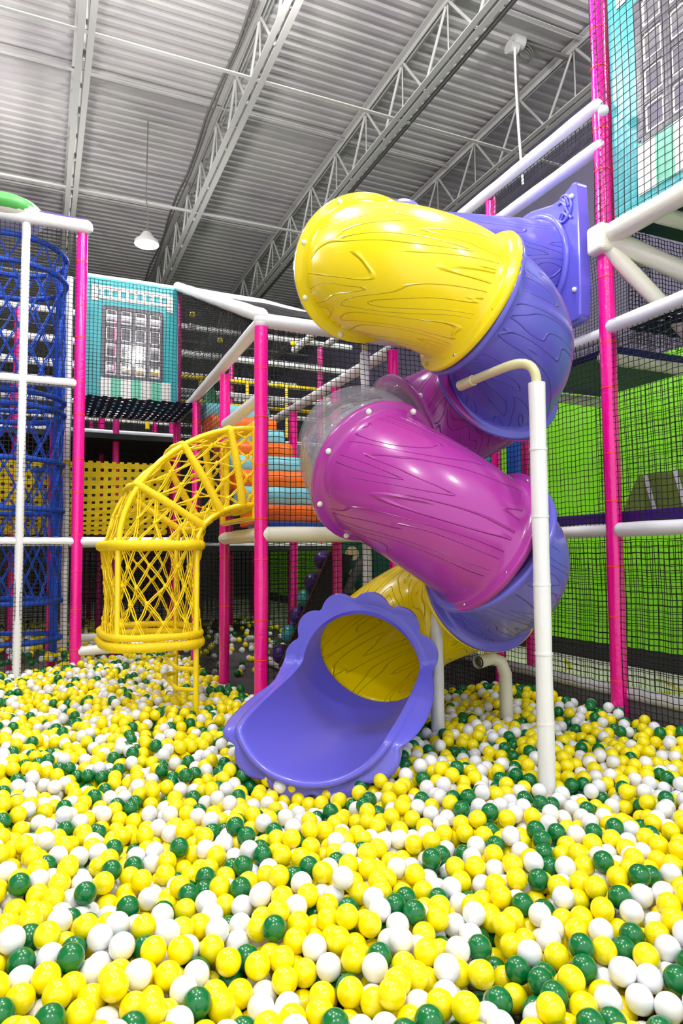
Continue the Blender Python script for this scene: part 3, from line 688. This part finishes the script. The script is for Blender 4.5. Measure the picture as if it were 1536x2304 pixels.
m_ = MB(); m_.tube(pts, .05, 20, cap=False); m_.tube(pts, .03, 20, cap=False); m_.build('padding', 'cream_pad', bp)
m_ = MB(); m_.ball(pts[-1]-(pts[-1]-pts[-2]).normalized()*.02, .032, 14, 8); m_.build('pipe_end', 'steel_dark', bp)
# ------------------------------------------------------------------ yellow rope cage
cg = thing('rope_cage', 'yellow rope climbing cage with curved steel pipes over the pit', 'climbing cage', W(5.8, .84, 1.0))
AF, AB_ = 5.38, 6.25; BO, BI = .54, 1.13; ZM, ZL = 1.74, .98
def outer_arc(a, t): # t 0 at mid ring, 1 at the frame
    th = t*math.pi/2; return W(a+(.12 if a < 6 else .2)*t, BO+(1.64-BO)*(1-math.cos(th))**.9, ZM+(2.72-ZM)*math.sin(th)**.95)
def inner_arc(a, t):
    th = t*math.pi/2; return W(a+(.12 if a < 6 else .2)*t, BI+(1.64-BI)*(1-math.cos(th)), ZM+(2.08-ZM)*math.sin(th))
pipes = [('front outer', [W(AF, BO, ZL-.02)]+[outer_arc(AF, t) for t in np.linspace(0, 1, 14)]),
         ('back outer', [W(AB_, BO, ZL)]+[outer_arc(AB_, t) for t in np.linspace(0, 1, 14)]),
         ('front inner', [W(AF, BI, .3)]+[inner_arc(AF, t) for t in np.linspace(0, 1, 10)]),
         ('back inner', [W(AB_, BI, .3)]+[inner_arc(AB_, t) for t in np.linspace(0, 1, 10)])]
for lb, pts in pipes:
    m_ = MB(); m_.tube(pts, .022, 12); m_.build('steel_pipe', 'yellow_metal', cg)
m_ = MB(); fr0 = [W(5.5, 1.64, 1.97), W(5.5, 1.64, 2.76), W(6.6, 1.64, 2.76), W(6.6, 1.64, 1.97), W(5.5, 1.64, 1.97)]
for i in range(4): m_.tube([fr0[i], fr0[i+1]], .026, 12); m_.ball(fr0[i], .026, 10, 6)
m_.build('door_frame', 'yellow_metal', cg)
def ropewrap(pts, parent, r=.034):
    m_ = MB(); pts = [Vector(p) for p in pts]; out = []; rs = []
    for i in range(len(pts)-1):
        n = max(4, int((pts[i+1]-pts[i]).length/.014))
        for k in range(n): out.append(lerp(pts[i], pts[i+1], k/n)); rs.append(r*(1+.13*((len(out)) % 2)+.08*math.sin(len(out)*.31)))
    out.append(pts[-1]); rs.append(r); m_.tube(out, r, 10, rs=rs); return m_
def ring_at(z=None, t=None):
    if z is not None:
        out = []; m0 = ((AF+AB_)/2, (BO+BI)/2)
        for k in range(33):
            an = 2*math.pi*k/32+.75*math.pi; ca, sa = math.cos(an), math.sin(an); q = .62
            out.append(W(m0[0]+math.copysign(abs(ca)**q, ca)*(AB_-AF)/2/.79, m0[1]+math.copysign(abs(sa)**q, sa)*(BI-BO)/2/.79, z))
        return out
    c = [inner_arc(AF, t), outer_arc(AF, t), outer_arc(AB_, t), inner_arc(AB_, t)]
    out = []
    for i in range(4): # superellipse-like rounding bulging outwards
        p, q = c[i], c[(i+1) % 4]; ctr = (c[0]+c[1]+c[2]+c[3])/4; mid = (p+q)/2; bul = (mid-ctr).normalized()*(.09 if z is not None else .03)
        for k in range(8): s = k/8; out.append(lerp(p, q, s)+bul*math.sin(math.pi*s))
    out.append(out[0]); return out
RT = [('z', ZL), ('z', ZM), ('t', .3), ('t', .6), ('t', .86), ('t', 1.)]
rings = []
for kd, val in RT:
    rg = ring_at(z=val) if kd == 'z' else ring_at(t=val); rings.append(rg)
    ropewrap(rg, cg, .036 if kd == 'z' else .03).build('rope_ring', 'yellow_rope', cg)
rg = ring_at(z=ZL+.07); ropewrap(rg, cg, .026).build('rope_ring', 'yellow_rope', cg)
def ropenet(rA, rB, rows, ncol, bulge=.0, r=.0058):
    m_ = MB(); n = len(rA)-1
    def at(rg, s):
        s = (s % 1)*n; i = int(s); return lerp(rg[i], rg[min(i+1, n)], s-i)
    ctr = sum((Vector(p) for p in rA+rB), Vector((0, 0, 0)))/(len(rA)+len(rB))
    def P(c, row):
        v = row/rows; s = (c+.5*(row % 2))/ncol
        p = lerp(at(rA, s), at(rB, s), v); out = (p-ctr); return p-out.normalized()*bulge*math.sin(math.pi*v)+Vector((random.uniform(-1, 1), random.uniform(-1, 1), random.uniform(-1, 1)))*.012*(0 < row < rows)
    G = [[P(c, row) for c in range(ncol)] for row in range(rows+1)]
    for row in range(rows):
        for c in range(ncol):
            p = G[row][c]
            for dc in ((0, -1) if row % 2 == 0 else (0, 1)):
                q = G[row+1][(c+dc) % ncol]
                mid = (p+q)/2+Vector((random.uniform(-1, 1), random.uniform(-1, 1), -.5))*.008
                m_.tube([p, mid, q], r, 6, cap=False)
                m_.tube([p+Vector((.014, 0, .008)), mid+Vector((.016, .008, .0)), q+Vector((.01, 0, -.008))], r*.8, 5, cap=False)
            if row: m_.ball(p, r*2.6, 8, 6, sc=(1, 1, 1.4))
    return m_
ropenet(rings[1], rings[0], 5, 17, .05).build('rope_net', 'yellow_rope', cg)
for i in range(1, 5): ropenet(rings[i], rings[i+1], 2, 16, .0).build('rope_net', 'yellow_rope', cg)
for z in (.62, .78):
    m_ = MB(); m_.tube([W(AF, BI, z), W(AF+.1, BI-.12, z), W(AB_-.1, BI-.12, z), W(AB_, BI, z)], .018, 10); m_.build('ladder_rung', 'yellow_metal', cg)
# ------------------------------------------------------------------ blue climbing tower
tw = thing('net_tower', 'blue rope tube tower with rings inside the left-hand frame', 'climbing tower', W(8.85, -.33, .4))
TC = (8.85, -.38); RRr = .62
def circ(z, r=RRr, n=40): return [W(TC[0]+r*math.cos(2*math.pi*k/n), TC[1]+r*math.sin(2*math.pi*k/n), z) for k in range(n+1)]
zr = [.72, 1.15, 1.95, 2.75, 3.35, 5.25]
for z in (.72, 1.15, 2.2, 2.75, 3.35, 3.5, 5.25, 4.95):
    m_ = ropewrap(circ(z), tw, .03); m_.build('rope_ring', 'blue_rope', tw)
for (za, zb, rows) in ((5.25, 3.5, 7), (3.35, 2.2, 5), (2.2, 1.15, 4)):
    m_ = ropenet(circ(za), circ(zb), rows, 15, .02, .007); m_.build('rope_net', 'blue_rope', tw)
for k in range(1):
    an = 1.1; m_ = MB(); m_.tube([W(TC[0]+RRr*math.cos(an), TC[1]+RRr*math.sin(an), z) for z in (.4, 2, 3.5, 5.3)], .045, 12); m_.build('upright', 'blue_rope', tw)
post(8.12, -.2, 0, 5.35, 'white padded upright in front of the blue rope rings', r=.045, matn='white_pad', ties=False)
post(9.4, .3, 0, 5.3, 'white padded upright at the right of the blue rope rings', r=.045, matn='white_pad', ties=False)
post(9.3, .15, 0, 3.4, 'dark pink post behind the blue rope rings', r=.06)
mb = MB(); mb.box(W(8.2, -1.3, Z3+.12), AV, .07, BV, 1.7, ZV, .02); tag(mb.build('roof_pad', 'purple_pad'), 'purple roof board on top of the blue climbing tower', 'roof pad')
dc = thing('roof_disc', 'green and white domed disc on top of the left tower', 'disc', W(8.35, -.4, Z3+.12))
m_ = MB(); m_.ball(W(8.35, -.42, Z3+.12), .42, 24, 12, sc=(1, 1, .42)); m_.build('rim', 'print_white', dc)
m_ = MB(); m_.ball(W(8.28, -.42, Z3+.125), .37, 24, 12, sc=(1, 1, .40)); m_.build('dome', mat('bright green', (90, 180, 90), .4), dc)
# ------------------------------------------------------------------ far play frame
fp = 0
for a in (10.9, 12.3, 13.8, 15.6):
    for b in (-1.6, -.4, .9, 2.1, 3.3, 4.5):
        if random.random() < .12: continue
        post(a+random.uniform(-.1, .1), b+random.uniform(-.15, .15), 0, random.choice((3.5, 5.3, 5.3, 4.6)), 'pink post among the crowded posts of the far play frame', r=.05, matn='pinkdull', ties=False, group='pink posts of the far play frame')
        fp += 1
for a in (10.9, 12.3, 13.8):
    for z in (1.83, 3.0, 3.55, 4.3, 4.9, 5.35):
        if (a, z) in ((10.9, 3.0),): continue
        rail(W(a, -3.4, z), W(a, 5.0, z), 'white rail of the far play frame seen through the nets', r=.045, group='white rails of the far play frame')
for a, d in ((11.6, 'nearest dark net screening the far play frame'), (13.2, 'middle dark net screening the far play frame'), (15.0, 'rearmost dark net screening the far play frame')):
    net(W(a, -4, .4), W(a, 5, .4), W(a, 5, 5.35), W(a, -4, 5.35), d, cell=.085, thick=.006)
for z, d in ((1.78, 'dark underside deck of the far frame, first level'), (3.45, 'dark underside deck of the far frame, second level')):
    mb = MB(); mb.box(W(12.5, .6, z), AV, 1.9, BV, 4.0, ZV, .04); tag(mb.build('deck_pad', 'black_board'), d, 'deck')
mb = MB(); mb.box(W(9.0, -1.3, 1.76), AV, .6, BV, 1.7, ZV, .03)
gr_ = thing('guard_railing', 'yellow steel guard railing high on the far play frame', 'railing', W(11.2, 1.7, 4.0))
m_ = MB(); m_.tube([W(11.2, 1.2, 4.62), W(11.2, 4.6, 4.62)], .03, 8); m_.tube([W(11.2, 1.2, 4.2), W(11.2, 4.6, 4.2)], .03, 8); m_.build('rails', 'yellow_metal', gr_)
for b in (1.55, 2.4, 3.2, 3.9, 4.6):
    m_ = MB(); m_.tube([W(11.2, b, 3.7), W(11.2, b, 4.62)], .035, 8); m_.build('baluster', 'yellow_metal', gr_)
mb = MB(); p_ = atY(474, 920, 10.4); mb.tube([p_, p_+ZV*.45], .15, 16, rs=[.16, .01]); tag(mb.build('foam_cone', mat('green foam', (40, 130, 90), .5)), 'small green foam cone behind the top foam step', 'cone')
for (px, py, yy, d, c) in ((431, 735, 9.6, 'white ball caught in the netting beside the teal panel', 'ball_w'), (433, 708, 9.6, 'yellow ball resting on the rail beside the teal panel', 'ball_y'),
                           (495, 766, 9.7, 'yellow ball resting on the middle rail behind the sloping rail', 'ball_y'), (660, 773, 9.8, 'yellow ball caught above the netting left of the yellow tube', 'ball_y')):
    mb = MB(); mb.ball(atY(px, py, yy), .045, 16, 10); tag(mb.build('play_ball', c), d, 'ball')
# hole board, ramp and bits under the platform
hb = thing('hole_board', 'dark green board with cream round holes under the platform', 'board', atZ(803, 1400, .3) if False else atY(803, 1380, 7.9))
m_ = MB(); c0 = atY(803, 1300, 7.9); m_.box(Vector((c0.x, 7.9, 1.15)), BV, .21, AV, .02, ZV, .72); m_.build('board', 'dark_green', hb)
m_ = MB(); m_.box(Vector((c0.x-.22, 7.85, 1.15)), BV, .012, AV, .03, ZV, .72); m_.build('edge_strip', 'cream_disc', hb)
for py, r_ in ((1246, .085), (1290, .042), (1326, .042), (1358, .042)):
    c = atY(791, py, 7.86); m_ = MB(); m_.tube([c, c-AV*.012], r_, 24); m_.build('round_hole', 'cream_disc', hb)
mb = MB(); mb.box(Vector((atY(862, 1300, 7.6).x, 7.7, 1.15)), BV, .12, AV, .02, ZV, .72); tag(mb.build('side_board', 'dark_green'), 'dark green board between the back white support and the yellow tube', 'board')
rp = thing('climbing_ramp', 'steep black ramp with brown edge leaning up under the platform', 'ramp', atY(625, 1500, 7.6))
q0, q1 = atY(628, 1500, 7.6), atY(742, 1240, 7.6)
m_ = MB(); dd = q1-q0; m_.prism([q0, q0+Vector((.26, 0, -.05)), q1+Vector((.26, 0, -.05)), q1], Vector((0, .9, 0))); m_.build('board', 'black_board', rp)
m_ = MB(); m_.tube([q0+Vector((0, -.02, 0)), q1+Vector((0, -.02, 0))], .014, 8); m_.build('edge', 'brown', rp)
m_ = MB(); m_.tube([q0+Vector((.3, .1, -.05)), q1+Vector((.36, .1, -.1))], .05, 10); m_.build('support_tube', 'cable', rp)
for k, (t, c) in enumerate(((.08, 'purple_pad'), (.26, 'teal'), (.42, 'purple_pad'), (.72, 'purple_pad'), (.58, 'teal'), (.92, 'purple_pad'))):
    p = lerp(q0, q1, t); m_ = MB(); m_.ball(p+Vector((-.04, .25, .0)), .11, 12, 8, sc=(1, 2, 1)); m_.build('climbing_hold', c, rp)
mb = MB(); mb.tube([atZ(590, 1480, .35), atZ(700, 1530, .35)], .05, 12); tag(mb.build('floor_roll', 'white_pad'), 'white padded tube lying on the grey floor under the platform', 'pad tube')
mb = MB(); mb.box(W(9.0, 3.4, 2.45), AV, .03, BV, .3, ZV, .5); 
cb = thing('roller_columns', 'blue and teal upright rollers behind the magenta tube', 'rollers', W(6.6, 3.9, 1.9))
for px, c, wd in ((1098, 'teal', .09), (1160, 'blue_pad', .1)):
    p = atY(px, 1060, 7.6); m_ = MB(); m_.tube([Vector((p.x, p.y, 1.9)), Vector((p.x, p.y, 3.0))], wd, 16); m_.build('roller', c, cb)
# ------------------------------------------------------------------ balls
BD = .08; RB = BD/2
def surf(x, y):
    return .45-.13*np.exp(-((x+.24)**2+(y-3.6)**2)/.30**2)+.034*np.sin(x*2.1+.7)*np.cos(y*1.7)+.026*np.sin(x*5.3+y*3.1)+.012*np.sin(y*7.7-x*4.1)
a_of = lambda x, y: -math.sin(TH)*x+math.cos(TH)*y
b_of = lambda x, y: math.cos(TH)*x+math.sin(TH)*y
DEPTH = .21
def inside(x, y):
    a = a_of(x, y); b = b_of(x, y)
    ok = (b < 3.98) & ((a < 5.42) | (b < 1.66)) & (a < 9.3) & ((a < 8.4) | (b > .3)) & (y > 1.15) & (np.abs(x-.05) < .52*y+.75)
    return ok
vol_density = .78/(math.pi/6*BD**3)
xs = []
tot = int(12.0*8.2*DEPTH*vol_density)
X = rng.uniform(-6, 6, tot); Y = rng.uniform(1.1, 9.3, tot); Zz = rng.uniform(0, 1, tot)
k = inside(X, Y); X, Y, Zz = X[k], Y[k], Zz[k]
P = np.stack([X, Y, surf(X, Y)-DEPTH*Zz], 1)
ex_p = np.array(exit_frame[0]); tip = ex_p+np.array([-.31, -.95, 0.])*1.02+np.array([0, 0, -.02]); back = np.array(SC+Vector((SR*math.cos(R(90)), SR*math.sin(R(90)), zphi(450))))
cyl = []
for o in list(COL.objects):
    if o.name.startswith(('padded_post', 'support_post', 'bent_pipe')): cyl.append((o.location.x, o.location.y, .055 if o.name[0] != 'b' else .05))
cyl.append((W(AF, BI).x, W(AF, BI).y, .025)); cyl.append((W(AB_, BI).x, W(AB_, BI).y, .025))
def cap_push(P, A0, A1, rad):
    d = A1-A0; t = np.clip(((P-A0)@d)/(d@d), 0, 1); c = A0+t[:, None]*d; v = P-c; L_ = np.linalg.norm(v, axis=1); k = L_ < rad
    v[:, 2] = np.minimum(v[:, 2], 0); L2 = np.maximum(np.linalg.norm(v, axis=1), 1e-6)
    P[k] = c[k]+v[k]/L2[k, None]*rad
def relax(P, iters):
    cs = BD
    for it in range(iters):
        mn = P.min(0)-cs*1.5; ci = ((P-mn)/cs).astype(int); dim = ci.max(0)+3; K = 7
        flat = (ci[:, 0]*dim[1]+ci[:, 1])*dim[2]+ci[:, 2]
        order = np.argsort(flat, kind='stable'); fs_ = flat[order]; first = np.searchsorted(fs_, fs_); slot = np.arange(len(P))-first
        tab = -np.ones((dim[0]*dim[1]*dim[2], K), int); ok = slot < K; tab[fs_[ok], slot[ok]] = order[ok]
        mv = np.zeros_like(P); idx = np.arange(len(P))
        for dx in (-1, 0, 1):
            for dy in (-1, 0, 1):
                for dz in (-1, 0, 1):
                    nf = flat+(dx*dim[1]+dy)*dim[2]+dz
                    for s in range(K):
                        j = tab[nf, s]; g = (j >= 0) & (j != idx)
                        if not g.any(): continue
                        ii = idx[g]; jj = j[g]; d = P[ii]-P[jj]; L_ = np.linalg.norm(d, axis=1); c = L_ < BD
                        if c.any():
                            ii = ii[c]; d = d[c]; L_ = np.maximum(L_[c], 1e-5); mv[ii] += d/L_[:, None]*((BD-L_)*.5)[:, None]
        ln = np.linalg.norm(mv, axis=1); sc_ = np.minimum(1, .03/np.maximum(ln, 1e-9)); P += mv*sc_[:, None]*.8
        top = surf(P[:, 0], P[:, 1]); P[:, 2] -= .0015
        P[:, 2] = np.clip(P[:, 2], top-DEPTH-.02, top+.012)
        for (cx, cy, cr_) in cyl:
            dx = P[:, 0]-cx; dy = P[:, 1]-cy; L_ = np.sqrt(dx*dx+dy*dy); c = L_ < cr_+RB
            if c.any(): L2 = np.maximum(L_[c], 1e-5); P[c, 0] = cx+dx[c]/L2*(cr_+RB); P[c, 1] = cy+dy[c]/L2*(cr_+RB)
        cap_push(P, ex_p, tip, .52); cap_push(P, back, ex_p, .50)
        a = a_of(P[:, 0], P[:, 1]); b = b_of(P[:, 0], P[:, 1])
        ob = b > 3.96
        P[ob, 0] -= (b[ob]-3.96)*BV.x; P[ob, 1] -= (b[ob]-3.96)*BV.y
    return P
P = relax(P, 45)
# cull the ones buried far below the surface
keep = P[:, 2] > surf(P[:, 0], P[:, 1])-.16
P = P[keep]
# far loose balls
ext = []
for i in range(1500):
    a = random.uniform(8.7, 13.5); b = random.uniform(-3.0, 4.0)
    z = .30+.12*random.random() if b > 1.7 else .40+.1*random.random()
    if 1.7 < b and random.random() < .55: continue
    ext.append(tuple(W(a, b, z+RB)))
for i in range(60):
    a = random.uniform(5.6, 8.7); b = random.uniform(1.85, 3.9)
    if i > 22: a = random.uniform(7.4, 8.8)
    ext.append(tuple(W(a, b, .28+RB)))
NP_ = len(P); P = np.concatenate([P, np.array(ext)])
col = rng.choice(3, len(P), p=[.50, .335, .165])
# which ones show largest: coarse depth painting
rel = P-np.array(CAM); zc = rel@np.array(f0); sx = (768+FPX*(rel@np.array(rc))/zc)/4; sy = (1152-FPX*(rel@np.array(uc))/zc)/4; sr = FPX*RB/zc/4
buf = np.full((576, 384), 1e9); own = -np.ones((576, 384), int)
for i in np.argsort(zc):
    if zc[i] < .3 or zc[i] > 3.4: continue
    x0, x1 = int(max(0, sx[i]-sr[i])), int(min(383, sx[i]+sr[i])); y0, y1 = int(max(0, sy[i]-sr[i])), int(min(575, sy[i]+sr[i]))
    if x1 < x0 or y1 < y0: continue
    gy, gx = np.mgrid[y0:y1+1, x0:x1+1]; r2 = ((gx-sx[i])**2+(gy-sy[i])**2)/sr[i]**2
    dep = zc[i]-RB*np.sqrt(np.clip(1-r2, 0, 1)); sub = buf[y0:y1+1, x0:x1+1]; c = (r2 < 1) & (dep < sub); sub[c] = dep[c]; own[y0:y1+1, x0:x1+1][c] = i
cnt = np.bincount(own[own >= 0], minlength=len(P)); big = np.argsort(-cnt)[:300]
def sphere(n, m):
    t = MB(); t.ball((0, 0, 0), RB, n, m); return np.array(t.v), t.f
v_, f_ = sphere(32, 20); protos = []
for k, mn_ in enumerate(('ball_y', 'ball_w', 'ball_g')):
    me = bpy.data.meshes.new('play_ball'); me.from_pydata(v_.tolist(), [], f_); me.materials.append(M[mn_]); me.polygons.foreach_set('use_smooth', [True]*len(f_)); protos.append(me)
LB = ['glossy yellow plastic ball among the nearest balls in the foreground', 'glossy white plastic ball among the nearest balls in the foreground', 'glossy dark green plastic ball among the nearest balls in the foreground']
GP = ['nearest yellow pit balls', 'nearest white pit balls', 'nearest green pit balls']
for i in big:
    o = bpy.data.objects.new('play_ball', protos[col[i]]); COL.objects.link(o); o.location = P[i]; o.rotation_euler = (random.random()*3, random.random()*3, 0)
    tag(o, LB[col[i]], 'ball', GP[col[i]])
rest = np.ones(len(P), bool); rest[big] = False
V_all = []; loops = []; starts = []; mats_ = []; off = 0; lo = 0
for (n, m, sel) in ((24, 14, rest & (zc < 3.0)), (16, 10, rest & (zc >= 3.0) & (zc < 5.2)), (12, 8, rest & (zc >= 5.2))):
    vv, ff = sphere(n, m); idx = np.where(sel)[0]; nv = len(vv)
    fl = np.array([x for f in ff for x in f]); ln = np.array([len(f) for f in ff]); st_ = np.concatenate([[0], np.cumsum(ln)[:-1]])
    V_all.append((P[idx][:, None, :]+vv[None]).reshape(-1, 3))
    loops.append((fl[None]+(np.arange(len(idx))*nv)[:, None]).reshape(-1)+off)
    starts.append((st_[None]+(np.arange(len(idx))*len(fl))[:, None]).reshape(-1)+lo)
    mats_.append(np.repeat(col[idx], len(ff))); off += nv*len(idx); lo += len(fl)*len(idx)
V_all = np.concatenate(V_all); loops = np.concatenate(loops); starts = np.concatenate(starts); mats_ = np.concatenate(mats_)
me = bpy.data.meshes.new('ball_pit_filling'); me.vertices.add(len(V_all)); me.vertices.foreach_set('co', V_all.ravel().astype(np.float32))
me.loops.add(len(loops)); me.loops.foreach_set('vertex_index', loops.astype(np.int32)); me.polygons.add(len(starts)); me.polygons.foreach_set('loop_start', starts.astype(np.int32))
for mn_ in ('ball_y', 'ball_w', 'ball_g'): me.materials.append(M[mn_])
me.polygons.foreach_set('material_index', mats_.astype(np.int32)); me.polygons.foreach_set('use_smooth', np.ones(len(starts), bool)); me.update(calc_edges=True); me.validate()
o = bpy.data.objects.new('ball_pit_filling', me); COL.objects.link(o)
tag(o, 'all the yellow, white and green balls filling the pit behind the nearest ones', 'balls', kind='stuff')
print('balls', len(P), 'big', len(big))
